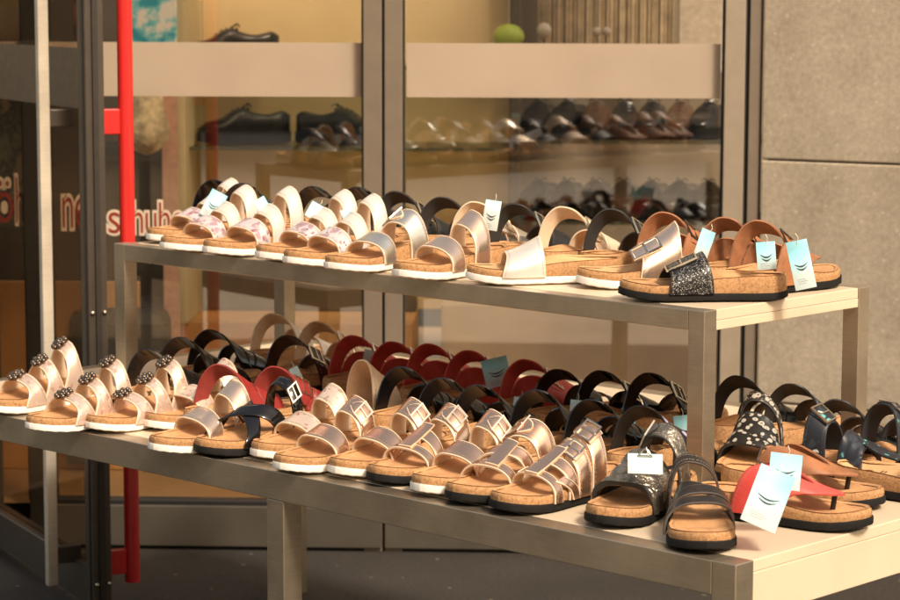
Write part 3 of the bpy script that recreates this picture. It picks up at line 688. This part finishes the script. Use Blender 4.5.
# ------------------------------------------------------------------ ground and added paving
def ground_mat():
    m, nt, b = new_mat('asphalt'); co = coords(nt, False)
    a = ramp(nt, noise(nt, co, 2.2, 6), [(.3, (.017,.0135,.0105)), (.7, (.031,.025,.02))])
    g = ramp(nt, noise(nt, co, 95, 5, .8), [(.38, (.45,.45,.45)), (.62, (1.6,1.55,1.45))])
    col = mixc(nt, 1., a, g, 'MULTIPLY')
    sp = ramp(nt, voro(nt, co, 14), [(.05, (1,1,1)), (.09, (0,0,0))])
    col = mixc(nt, sp, col, (.16,.14,.11))
    nt.links.new(col, b.inputs['Base Color']); b.inputs['Roughness'].default_value = .8
    bump(nt, b, noise(nt, co, 300, 4), .5, .004); return m
mb = MB(); n = 8
mb.add([(-300,-300,0),(300,-300,0),(300,300,0),(-300,300,0)], [(0,1,2,3)])
struct('ground', mb.mesh('ground', ground_mat()))

PAVE = M_('added_slabs', (.50,.42,.33), .8, var=.12, scale=3, bmp=.1, bscale=60)  # pale paving out of view, added to brighten reflections in steel and glass
mb = MB(); mb.cbox((-40,-12,.0), (40,2.35,.004)); struct('added_paving', mb.mesh('added_paving', PAVE, smooth=False))
hs = tag(empty('unseen_house', (0,-14,0), 0), 'unseen plastered house across the street, added for contrast in reflections', 'house')  # house out of view, added as darker surroundings for the metal to reflect
mb = MB(); mb.bbox((-30,-3,0), (30,0,9.5), .02); local(hs, mb, 'wall', M_('house_plaster', (.38,.30,.22), .85, var=.12, scale=.6))
for i in range(14):
    for z in (.4, 3.6, 6.6):
        mb = MB(); mb.bbox((-28+4*i, .001, z), (-26.2+4*i, .06, z+2.1), .01); local(hs, mb, 'window', DARKMETAL)
# ------------------------------------------------------------------ the shop front
WR = R(-2.3)
W0 = Vector((-.16905, 5.94308, 0))
WX = Vector((math.cos(WR), math.sin(WR), 0)); WB = Vector((-math.sin(WR), math.cos(WR), 0))   # along the wall, into the shop
def wp(a, d, z): return W0 + WX*a + WB*d + Vector((0,0,z))
def wroot(name, a, d, z, label, cat, group=None):
    return tag(empty(name, wp(a, d, z), WR), label, cat, group)
ALU = M_('window_aluminium', (.235,.185,.135), .45, .35, var=.06, scale=20, bmp=.03)
ALU_L = M_('window_aluminium_pale', (.36,.29,.21), .45, .3, var=.06, scale=20)
GASKET = M_('gasket', (.01,.009,.008), .6)
PLINTH = M_('plinth_panel', (.075,.062,.046), .55, .1, var=.12, scale=9, bmp=.05)
HTOP = 2.6
def glass_mat(name, tint=(1,1,1), refl=.07, trans=1.0, fres=.5):
    m = D.materials.new(name); m.use_nodes = True; nt = m.node_tree
    nt.nodes.remove(nt.nodes['Principled BSDF']); out = nt.nodes['Material Output']
    tr = nt.nodes.new('ShaderNodeBsdfTransparent'); tr.inputs[0].default_value = (*[t*trans for t in tint], 1)
    gl = nt.nodes.new('ShaderNodeBsdfGlossy'); gl.inputs['Roughness'].default_value = .02
    co = coords(nt, False); bp = nt.nodes.new('ShaderNodeBump'); bp.inputs['Strength'].default_value = .02; bp.inputs['Distance'].default_value = .01
    nt.links.new(noise(nt, co, 1.6, 2), bp.inputs['Height']); nt.links.new(bp.outputs[0], gl.inputs['Normal'])
    lw = nt.nodes.new('ShaderNodeLayerWeight'); lw.inputs[0].default_value = .35
    ma = nt.nodes.new('ShaderNodeMath'); ma.operation = 'MULTIPLY_ADD'; ma.inputs[1].default_value = fres; ma.inputs[2].default_value = refl
    nt.links.new(lw.outputs['Fresnel'], ma.inputs[0])
    mx = nt.nodes.new('ShaderNodeMixShader'); nt.links.new(ma.outputs[0], mx.inputs[0]); nt.links.new(tr.outputs[0], mx.inputs[1]); nt.links.new(gl.outputs[0], mx.inputs[2])
    nt.links.new(mx.outputs[0], out.inputs['Surface']); return m
GLASS = glass_mat('window_glass', (1,.97,.92), .11)
DOORGLASS = glass_mat('door_glass', (.66,.60,.52), .025, fres=.05)
DIMGLASS = glass_mat('dim_glass', (.9,.86,.8), .02, fres=.08)
def frosted_mat():
    m, nt, b = new_mat('frosted_film'); co = coords(nt, False)
    nt.links.new(ramp(nt, noise(nt, co, 6, 4), [(.3, (.52,.41,.30)), (.7, (.58,.465,.345))]), b.inputs['Base Color'])
    b.inputs['Roughness'].default_value = .6
    tl = nt.nodes.new('ShaderNodeBsdfTranslucent'); tl.inputs[0].default_value = (.75,.6,.44,1)
    mx = nt.nodes.new('ShaderNodeMixShader'); mx.inputs[0].default_value = .3
    nt.links.new(b.outputs[0], mx.inputs[1]); nt.links.new(tl.outputs[0], mx.inputs[2]); nt.links.new(mx.outputs[0], nt.nodes['Material Output'].inputs['Surface'])
    return m
FROST = frosted_mat()
def pane(name, a0, a1, label, mat=GLASS, band=True, z0=.125, mark=None):
    r = wroot(name, (a0+a1)/2, .03, 0, label, 'window pane'); w = a1-a0
    mb = MB(); mb.cbox((-w/2, -.003, z0), (w/2, .003, HTOP)); local(r, mb, 'glass', mat)
    if band:
        mb = MB(); mb.cbox((-w/2+.001, -.0045, 1.147), (w/2-.001, -.0034, 1.281)); local(r, mb, 'frosted_band', FROST)
    return r
P_LEFT = pane('shop_window', -.842, -.0525, 'left shop window pane with a frosted band and red brown lettering')
P_RIGHT = pane('shop_window', .0575, .836, 'right shop window pane with a frosted band in front of the dark shoe rows')
P_DOOR = pane('shop_window', -1.32, -.905, 'glass pane behind the open door, left of the dark post', mat=DIMGLASS, band=True)
def post(name, a0, a1, d0, d1, mat, label, cuts=None, gap=None):
    r = wroot(name, (a0+a1)/2, 0, 0, label, 'window post'); w = a1-a0
    mb = MB(); mb.bbox((-w/2, d0, .0), (w/2, d1, HTOP), .002); local(r, mb, 'profile', mat)
    for s in (-1, 1):
        mb = MB(); mb.cbox((s*(w/2+.0025)-.0025, d0+.012, .12), (s*(w/2+.0025)+.0025, d0+.04, HTOP)); local(r, mb, 'gasket', GASKET)
    return r
post('window_post', -.0465, -.0005, -.012, .06, ALU, 'left one of the twin grey window posts')
post('window_post', .0060, .0505, -.012, .06, ALU, 'right one of the twin grey window posts')
post('window_post', .843, .893, -.012, .06, ALU_L, 'pale window post beside the stone wall')
post('window_post', .905, .934, .012, .06, ALU, 'narrow recessed post touching the stone wall edge')
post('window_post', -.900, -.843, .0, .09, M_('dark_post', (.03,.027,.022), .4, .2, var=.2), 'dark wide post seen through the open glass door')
def plinth(a0, a1, label):
    r = wroot('plinth_panel', (a0+a1)/2, 0, 0, label, 'plinth'); w = a1-a0
    mb = MB(); mb.bbox((-w/2, -.02, .010), (w/2, .05, .114), .002); local(r, mb, 'panel', PLINTH)
    mb = MB(); mb.cbox((-w/2, -.008, .0), (w/2, .05, .0095)); local(r, mb, 'shadow_gap', GASKET)
    mb = MB(); mb.cbox((-w/2, -.010, .1145), (w/2, .045, .124)); local(r, mb, 'sill_gasket', GASKET)
plinth(-.84, -.0015, 'grey plinth panel under the left window pane')
plinth(.006, .930, 'grey plinth panel under the right window pane')
# frame head, out of sight above
# lettering on the glass: letter by letter, red brown with a pale outline
LET = M_('letter_red', (.25,.03,.016), .5, var=.12); LETW = M_('letter_outline', (.66,.52,.38), .5, var=.05)
def letter(ch, a, z, xh, width, parent_root):
    """one glyph standing on the glass; a = left edge along the wall"""
    cu = D.curves.new('glyph', 'FONT'); cu.body = ch; cu.size = 1; cu.extrude = 0; cu.offset = 0.0
    out = []
    for off, d, mat, nm in ((.055, -.0052, LETW, 'letter_outline'), (-.004, -.0062, LET, 'letter')):
        cu.offset = off
        o = D.objects.new('glyph', cu); COL.objects.link(o)
        dg = bpy.context.evaluated_depsgraph_get()
        me = D.meshes.new_from_object(o.evaluated_get(dg)); D.objects.remove(o)
        xs = [v.co.x for v in me.vertices]
        if off > 0: x0, x1 = min(xs)+.055, max(xs)-.055
        k = xh/.52
        sx = width/(x1-x0)
        for v in me.vertices:
            x, y = v.co.x, v.co.y
            v.co = Vector((a + (x-x0)*sx, d, z + y*k))
        me.materials.clear(); me.materials.append(mat); me.update(); out.append((nm, me))
    D.curves.remove(cu)
    big = link(out[0][0], out[0][1], parent_root); link(out[1][0], out[1][1], big)
def word(items, pr):
    inv = -pr.matrix_basis.translation
    for ch, a, z, xh, w in items:
        letter(ch, a - pr['a0'], z, xh, w, pr)
P_LEFT['a0'] = (-.842-.0525)/2; P_DOOR['a0'] = (-1.32-.905)/2
word([('n', -.808, .816, .088, .027), ('e', -.776, .815, .088, .033),
      ('s', -.692, .803, .060, .030), ('c', -.657, .803, .060, .024), ('h', -.632, .803, .060, .028), ('u', -.598, .803, .060, .028), ('h', -.564, .803, .060, .028), ('e', -.530, .803, .060, .028)], P_LEFT)
word([('S', -1.03, .829, .088, .045), ('ö', -.978, .828, .088, .046), ('h', -.926, .828, .088, .020)], P_DOOR)
del P_LEFT['a0'], P_DOOR['a0']

# stone wall, turned towards the street at the right
def stone_mat():
    m, nt, b = new_mat('limestone'); co = coords(nt, False)
    a = ramp(nt, noise(nt, co, 5, 6, .65), [(.3, (.41,.33,.23)), (.7, (.58,.48,.35))])
    g = ramp(nt, noise(nt, co, 70, 4, .7), [(.3, (.78,.78,.78)), (.55, (1,1,1)), (.78, (1.22,1.22,1.2))])
    col = mixc(nt, 1., a, g, 'MULTIPLY')
    sp = ramp(nt, voro(nt, co, 30), [(.07, (1,1,1)), (.17, (0,0,0))])
    k = mixc(nt, .35, (0,0,0), sp)
    col = mixc(nt, k, col, (.82,.72,.55))
    pit = ramp(nt, voro(nt, co, 61), [(.03, (1,1,1)), (.08, (0,0,0))])
    col = mixc(nt, mixc(nt, .3, (0,0,0), pit), col, (.24,.18,.12))
    nt.links.new(col, b.inputs['Base Color']); b.inputs['Roughness'].default_value = .75
    bump(nt, b, noise(nt, co, 60, 6, .7), .3, .003); return m
STONE = stone_mat()
SR = R(-29); sp0 = wp(.937, .0, 0)
sw = tag(empty('stone_wall', sp0, SR), 'beige limestone wall of big slabs to the right of the shop window', 'wall')
zj = [-.01, .393, .998, 1.603, 2.2, 2.8]
for i in range(5):
    mb = MB(); z0 = zj[i]+.002; z1 = zj[i+1]-.002
    x = .0
    mb.bbox((x, 0, z0), (2.6, .05, z1), .004)
    mb.bbox((x, .0505, z0), (.03, .4, z1), .004)
    local(sw, mb, 'stone_slab', STONE)
mb = MB(); mb.cbox((.012, .012, 0), (2.59, .045, 2.79)); local(sw, mb, 'joint', M_('joint', (.14,.11,.08), .9))

# ------------------------------------------------------------------ the open glass door
DR = math.atan2(.60, -.322)                    # leaf runs back and to the left
DP = Vector((-.778, 5.25, 0))
dr = tag(empty('glass_door', DP, DR), 'glass shop door standing open at the left with a steel and a red pull bar', 'door')
FR = M_('door_frame', (.095,.076,.058), .4, .5, var=.08, scale=20); FRD = M_('door_frame_dark', (.035,.028,.022), .5, .2); RED = M_('red_enamel', (.62,.022,.018), .32, 0, var=.05, scale=30, coat=.3)
BARM = brushed('handle_steel', (.74,.64,.50), .35, .35)
# leaf local: x along leaf (0 free edge), y left side is the street face seen at the left (+y), right side -y
mb = MB(); mb.bbox((0, -.022, .03), (.05, .022, HTOP), .003); local(dr, mb, 'stile', FR)
mb = MB(); mb.bbox((.78, -.022, .03), (.83, .022, HTOP), .003); local(dr, mb, 'stile', FR)
mb = MB(); mb.bbox((.0505, -.021, .03), (.7795, .021, .118), .003); local(dr, mb, 'bottom_rail', FR)
mb = MB(); mb.cbox((-.006, -.006, .04), (-.0002, .006, HTOP)); mb.cbox((.012, .0221, .04), (.020, .0245, HTOP)); mb.cbox((.012, -.0245, .04), (.020, -.0221, HTOP)); local(dr, mb, 'seal', FRD)
mb = MB(); mb.cbox((.0505, -.004, .1185), (.7795, .004, HTOP)); local(dr, mb, 'glass', DOORGLASS)
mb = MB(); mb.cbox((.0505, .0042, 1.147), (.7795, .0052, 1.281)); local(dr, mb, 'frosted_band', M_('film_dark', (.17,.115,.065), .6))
mb = MB(); mb.bbox((.125, .060, .06), (.148, .085, HTOP), .003); local(dr, mb, 'pull_bar', BARM)
for z in (.13, 1.125):
    mb = MB(); mb.bbox((.126, .0045, z-.02), (.146, .0598, z+.02), .003); local(dr, mb, 'bracket', FR)
rb = MB(); rb.tube([(.03, -.082, .075), (.03, -.082, HTOP)], .0172, 24); o = local(dr, rb, 'pull_bar', RED, angle=40); o['label'] = 'red enamelled round pull bar'
for z in (.125, 1.12):
    mb = MB(); mb.bbox((.02, -.0655, z-.028), (.042, -.0222, z+.028), .003); o = local(dr, mb, 'bracket', RED); o['label'] = 'red bracket of the pull bar'
mb = MB()
for z in (.085, .70): mb.ball((-.002, .014, z), .005, 10); mb.ball((-.002, -.014, z), .005, 10)
local(dr, mb, 'screw', SILVERMETAL, angle=60)

# ------------------------------------------------------------------ inside the shop
WALLY = M_('display_back', (.86,.66,.36), .7, var=.08, scale=3)
WALLG = M_('display_olive', (.70,.58,.34), .7, var=.08, scale=3)
ORANGE = M_('plinth_orange', (.62,.33,.12), .6, var=.15, scale=6)
DARKB = M_('dark_brown', (.055,.042,.03), .6, var=.25, scale=4)
GREYB = M_('grey_brown', (.24,.19,.13), .65, var=.3, scale=2.5)
def slab(name, a0, a1, d0, d1, z0, z1, mat, label, cat, part=None):
    r = wroot(name, (a0+a1)/2, d0, z0, label, cat)
    mb = MB(); w = a1-a0; mb.bbox((-w/2, 0, 0), (w/2, d1-d0, z1-z0), .003); local(r, mb, part or 'panel', mat); return r
mb = MB(); mb.add([wp(-1.9,.06,.1), wp(2.2,.06,.1), wp(2.2,3.4,.1), wp(-1.9,3.4,.1)], [(0,1,2,3)]); struct('floor', mb.mesh('floor', M_('shop_floor', (.42,.25,.11), .45, var=.12, scale=5)))
slab('display_wall', -.575, .302, .90, .95, .50, 2.3, WALLY, 'warm yellow display back wall behind the black lace-up shoes', 'wall')
slab('side_panel', -.600, -.5755, .55, .95, .50, 2.3, WALLG, 'narrow pale panel at the left end of the yellow display', 'panel')
slab('display_plinth', -.60, .04, .60, .95, .101, .499, ORANGE, 'orange wooden plinth under the yellow display', 'plinth')
slab('dark_panel', -.575, .04, .84, .899, .501, .66, M_('olive_dark', (.10,.075,.045), .6, var=.2, scale=4), 'dark low panel above the orange plinth', 'panel')
slab('back_wall', .3025, 2.0, 1.65, 1.70, .1, 2.3, GREYB, 'grey brown rear wall behind the dark shoe rows', 'wall')
slab('back_wall', -1.9, -.61, 2.0, 2.05, .1, 2.3, M_('left_back', (.06,.045,.032), .7, var=.3, scale=3), 'dim rear wall of the shop seen left of the yellow display', 'wall')
slab('divider', .3025, .33, .80, 1.649, .1, 2.3, M_('divider_brown', (.10,.075,.05), .6, var=.2), 'dark divider at the right edge of the yellow display', 'panel')
slab('painted_reflection', .12, .84, .62, .80, .101, .55, M_('reflection_tan', (.58,.44,.28), .6, var=.15, scale=5), 'tan box painted as a street reflection behind the right window pane', 'painted_reflection')  # tan box coloured to stand in for the street reflected in the glass
GSH = glass_mat('shelf_glass', (.85,.9,.8), .12)
GEDGE = M_('glass_edge', (.12,.12,.07), .3)
def gshelf(a0, a1, d0, d1, z, label, mat=None):
    r = wroot('glass_shelf', (a0+a1)/2, d0, z, label, 'shelf'); w = a1-a0
    mb = MB(); mb.cbox((-w/2, .003, -.008), (w/2, d1-d0, 0)); local(r, mb, 'sheet', mat or GSH)
    mb = MB(); mb.cbox((-w/2, 0, -.009), (w/2, .0028, .001)); local(r, mb, 'front_edge', GEDGE); return r
gshelf(-.574, .30, .62, .899, .983, 'glass shelf carrying the two black lace-up shoes')
gshelf(-.574, .30, .62, .899, 1.205, 'upper glass shelf half hidden by the frosted band')
DW = M_('dark_shelf', (.075,.058,.038), .55, var=.2)
gshelf(.335, 1.25, .95, 1.30, .985, 'upper dark shelf with a row of shoes behind the right pane', DW)
gshelf(.335, 1.25, .95, 1.30, .752, 'lower dark shelf with a row of shoes behind the right pane', DW)

# closed lace-up shoes
SHOE_M = [M_('shoe_black', (.008,.007,.006), .22, 0, var=.3, scale=30, bmp=.2, bscale=50), M_('shoe_brown', (.10,.05,.025), .25, .1, var=.3, scale=30), M_('shoe_bronze', (.30,.22,.13), .25, .5, var=.3, scale=30)]
def shoe_meshes(mat):
    mb = MB(); nt_, nw = 26, 14; vs = []
    def zt(t): return interp(t, [0,.08,.3,.42,.52,.62,.75,.9,1], [.080,.094,.086,.090,.104,.094,.070,.062,.044])
    for i in range(nt_+1):
        t = .5-.5*math.cos(math.pi*i/nt_)
        for j in range(nw+1):
            s = j/nw; ph = math.pi*s; a, b = lat(t)*.98, med(t)*.95
            cx, hw = (a-b)/2, (a+b)/2; c, si = math.cos(ph), math.sin(ph)
            op = .006*math.exp(-((t-.23)/.13)**2)*max(0, si)**6
            vs.append(((t-.5)*LS, cx - hw*math.copysign(abs(c)**.5, c), .026 + (zt(t)-.026)*max(0, si)**.55 - op))
    W = nw+1
    mb.add(vs, [(i*W+j, i*W+j+1, (i+1)*W+j+1, (i+1)*W+j) for i in range(nt_) for j in range(nw)])
    upper = mb.mesh('upper', mat, angle=80)
    sole = sole_mesh(.003, 0, lambda t: .034, False).mesh('sole', SOLE_B)
    mb = MB()
    for k in range(5):
        t = .46+.055*k; pts = [S(q, t, 1.0) for q in (.34,.42,.5,.58,.66)]
        z = interp(t, [.42,.52,.62,.75], [.097,.104,.094,.070])
        mb.tube([Vector((p.x, p.y, z + .002 - abs(p.y)*.35)) for p in pts], .0026, 6)
    mb.tube([Vector((.0, .0, .104)), Vector((-.012, .012, .112)), Vector((-.016, .022, .104))], .0022, 6)
    mb.tube([Vector((0, 0, .104)), Vector((-.012, -.010, .113)), Vector((-.02, -.018, .106))], .0022, 6)
    lace = mb.mesh('laces', mat)
    return [('upper', upper), ('sole', sole), ('laces', lace)]
SHOES = {}
def shoe(a, d, z, rz, k, label, group):
    r = wroot('shoe', a, d, z, label, 'shoe', group); r.rotation_euler = (0, 0, WR + R(rz))
    if k not in SHOES:
        SHOES[k] = [link(n, me, r) for n, me in shoe_meshes(SHOE_M[k])]
    else:
        for p in SHOES[k]:
            c = p.copy(); COL.objects.link(c); c.parent = r
    return r
G1 = 'black lace-up shoes on the glass shelves'
shoe(-.440, .76, .9835, 196, 0, 'black lace-up shoe with toe to the left on the glass shelf', G1)
shoe(-.170, .76, .9835, -14, 0, 'dark lace-up shoe with toe behind the window post, right on the glass shelf', G1)
shoe(-.470, .76, 1.2055, 196, 0, 'black shoe whose top peeps out above the frosted band', G1)
G2 = 'shoes in rows behind the right window pane'
ORD = ['first', 'second', 'third', 'fourth', 'fifth', 'sixth', 'seventh']
for k in range(7):
    shoe(.385+.083*k, 1.12, .9856, -100+random.uniform(-12, 12), [0,0,1,0,0,1,0][k], ORD[k] + ' dim shoe from the divider in the upper row behind the right pane', G2)
for k in range(7):
    shoe(.385+.083*k, 1.12, .7526, -100+random.uniform(-12, 12), [0,0,0,1,0,0,0][k], ORD[k] + ' dim shoe from the divider in the lower row behind the right pane', G2)
# small things high up behind the right pane
def ornament(a, d, z, r0, mat, label, sc=(1,1,1)):
    r = wroot('ornament', a, d, z, label, 'ornament')
    mb = MB(); mb.ball((0,0,0), r0, 20, sc=sc); local(r, mb, 'ball', mat, angle=60)
    mb = MB(); mb.tube([(0,0,r0*.9), (.002,0,r0+.4)], .0012, 6); local(r, mb, 'cord', STRING)
ornament(.300, .78, 1.285, .035, M_('lime', (.42,.55,.07), .4, var=.15), 'lime green ball hanging at the edge of the yellow display', (1.25,1,1))
WHT = M_('white_ball', (.75,.66,.55), .35)
ornament(.398, .80, 1.302, .021, WHT, 'white ball hanging in front of the brown curtain, on its own')
ornament(.545, .80, 1.298, .013, WHT, 'left one of two small white balls close together')
ornament(.572, .80, 1.299, .013, WHT, 'right one of two small white balls close together')
mb = MB(); n = 90; vs = []
for i in range(n+1):
    for z in (1.13, 2.3): vs.append(wp(.38+.40*i/n, 1.2+.0035*math.sin(i*.9)+.003*math.sin(i*2.3), z))
mb.add(vs, [(2*i, 2*i+2, 2*i+3, 2*i+1) for i in range(n)])
tag(link('curtain', mb.mesh('curtain', M_('curtain_brown', (.36,.27,.165), .7, var=.25, scale=25))), 'brown pleated curtain high behind the right pane', 'curtain')
slab('white_board', .80, .93, 1.3, 1.32, 1.17, 2.2, M_('board_grey', (.52,.43,.33), .6), 'pale grey board right of the brown curtain', 'board')

# left part of the shop
def poster_mat():
    m, nt, b = new_mat('poster_print'); co = coords(nt, False)
    f = noise(nt, co, 12, 3)
    nt.links.new(ramp(nt, f, [(.40, (.03,.40,.55)), (.47, (.25,.72,.80)), (.54, (.95,.93,.85))]), b.inputs['Base Color']); return m
slab('poster', -.715, -.588, .50, .51, 1.262, 1.9, poster_mat(), 'turquoise and white poster above the frosted band', 'poster')
slab('pillar', -.640, -.585, .55, .60, .1, 1.15, M_('pink_pillar', (.62,.36,.26), .6, var=.15), 'dusty pink pillar left of the yellow display', 'pillar')
FUR = M_('fur_beige', (.62,.47,.29), .9, var=.75, scale=16, bmp=1., bscale=60, bdist=.006)
def lump(name, a, d, z, sx, sy, sz, mat, label, cat, seed=1):
    rnd = random.Random(seed); r = wroot(name, a, d, z, label, cat)
    bm = bmesh.new(); bmesh.ops.create_icosphere(bm, subdivisions=4, radius=1)
    ph = [rnd.uniform(0, 6) for _ in range(6)]
    for v in bm.verts:
        k = 1+.10*math.sin(4*v.co.x+ph[0])+.09*math.sin(5*v.co.z+ph[1])+.07*math.sin(7*v.co.y+ph[2])
        v.co = Vector((v.co.x*sx*k, v.co.y*sy*k, max(-.8, v.co.z)*sz*k))
    mb = MB(); mb.add([v.co.copy() for v in bm.verts], [[v.index for v in f.verts] for f in bm.faces]); bm.free()
    return local(r, mb, 'cover', mat, angle=80)
lump('fur_cushion', -.672, .50, 1.055, .062, .05, .10, FUR, 'beige fur cushion on the back of the dark armchair', 'cushion', 3)
# armchair
ar = wroot('armchair', -.74, .70, .101, 'dark grey armchair behind the lettering', 'armchair')
ACM = M_('chair_grey', (.055,.052,.045), .6, var=.2, scale=10)
mb = MB(); mb.bbox((-.15, .10, .25), (.12, .22, .88), .05); local(ar, mb, 'backrest', ACM)
mb = MB(); mb.bbox((-.15, -.25, .2), (.12, .099, .45), .04); local(ar, mb, 'seat', ACM)
for x in (-.19, .09):
    mb = MB(); mb.bbox((x+.03, -.24, .02), (x+.10, .0995, .199), .01); local(ar, mb, 'leg', ACM)
def print_mat(name, stops, scale):
    m, nt, b = new_mat(name); co = coords(nt, False)
    nt.links.new(ramp(nt, noise(nt, co, scale, 5, .7), stops), b.inputs['Base Color']); return m
slab('poster', -1.02, -.915, .16, .17, 1.285, 1.9, print_mat('print_sand', [(.36, (.12,.10,.06)), (.43, (.85,.72,.48)), (.55, (.97,.9,.7))], 7), 'sand coloured picture high behind the open door', 'poster')
slab('poster', -1.06, -.915, .14, .15, .80, 1.14, print_mat('print_green', [(.36, (.05,.08,.08)), (.42, (.55,.66,.52)), (.50, (.16,.24,.28)), (.56, (.95,.88,.68))], 7), 'green and beige picture behind the left part of the lettering', 'poster')
slab('poster', -.80, -.735, .16, .17, 1.285, 1.9, print_mat('print_dark', [(.42, (.10,.06,.04)), (.55, (.42,.22,.14))], 7), 'dark brown picture between the dark post and the door edge', 'poster')
slab('lit_floor_panel', -1.30, -.70, .5, .53, .101, .62, ORANGE, 'orange lit panel low behind the open door', 'panel')

# ------------------------------------------------------------------ light, sky, camera
AZ, EL = R(146), R(47)               # sun to the right and a little behind the camera
sd = Vector((math.sin(AZ)*math.cos(EL), math.cos(AZ)*math.cos(EL), math.sin(EL)))
sun = D.lights.new('sun', 'SUN'); sun.energy = 4.0; sun.angle = R(10); sun.color = (1, .925, .80)
so = D.objects.new('sun', sun); COL.objects.link(so); so.rotation_euler = sd.to_track_quat('Z', 'Y').to_euler()
w = D.worlds.new('World'); SC.world = w; w.use_nodes = True; nt = w.node_tree
sky = nt.nodes.new('ShaderNodeTexSky'); sky.sky_type = 'NISHITA'; sky.sun_disc = False
sky.sun_elevation = EL; sky.sun_rotation = AZ
try: sky.dust_density = 3.0
except Exception: pass
bg = nt.nodes['Background']; bg.inputs[1].default_value = .25
warm = nt.nodes.new('ShaderNodeMix'); warm.data_type = 'RGBA'; warm.blend_type = 'MULTIPLY'; warm.inputs[0].default_value = 1
warm.inputs[7].default_value = (1.18, .965, .70, 1)
nt.links.new(sky.outputs[0], warm.inputs[6]); nt.links.new(warm.outputs[2], bg.inputs[0])

cam = D.cameras.new('camera'); co_ = D.objects.new('camera', cam); COL.objects.link(co_)
cam.sensor_width = 36; cam.lens = 2393.3/900*36; cam.clip_start = .05; cam.clip_end = 1000
co_.location = (0, 0, 1.40)
PT, RO = .126924, .0025
co_.rotation_euler = (Matrix.Rotation(math.pi/2 - PT, 4, 'X') @ Matrix.Rotation(RO, 4, 'Z')).to_euler()
cam.dof.use_dof = True; cam.dof.focus_distance = 3.95; cam.dof.aperture_fstop = 8
SC.camera = co_
SC.render.resolution_x = 1024; SC.render.resolution_y = 683
SC.view_settings.view_transform = 'Standard'
SC.view_settings.look = 'None'; SC.view_settings.exposure = 0; SC.view_settings.gamma = 1
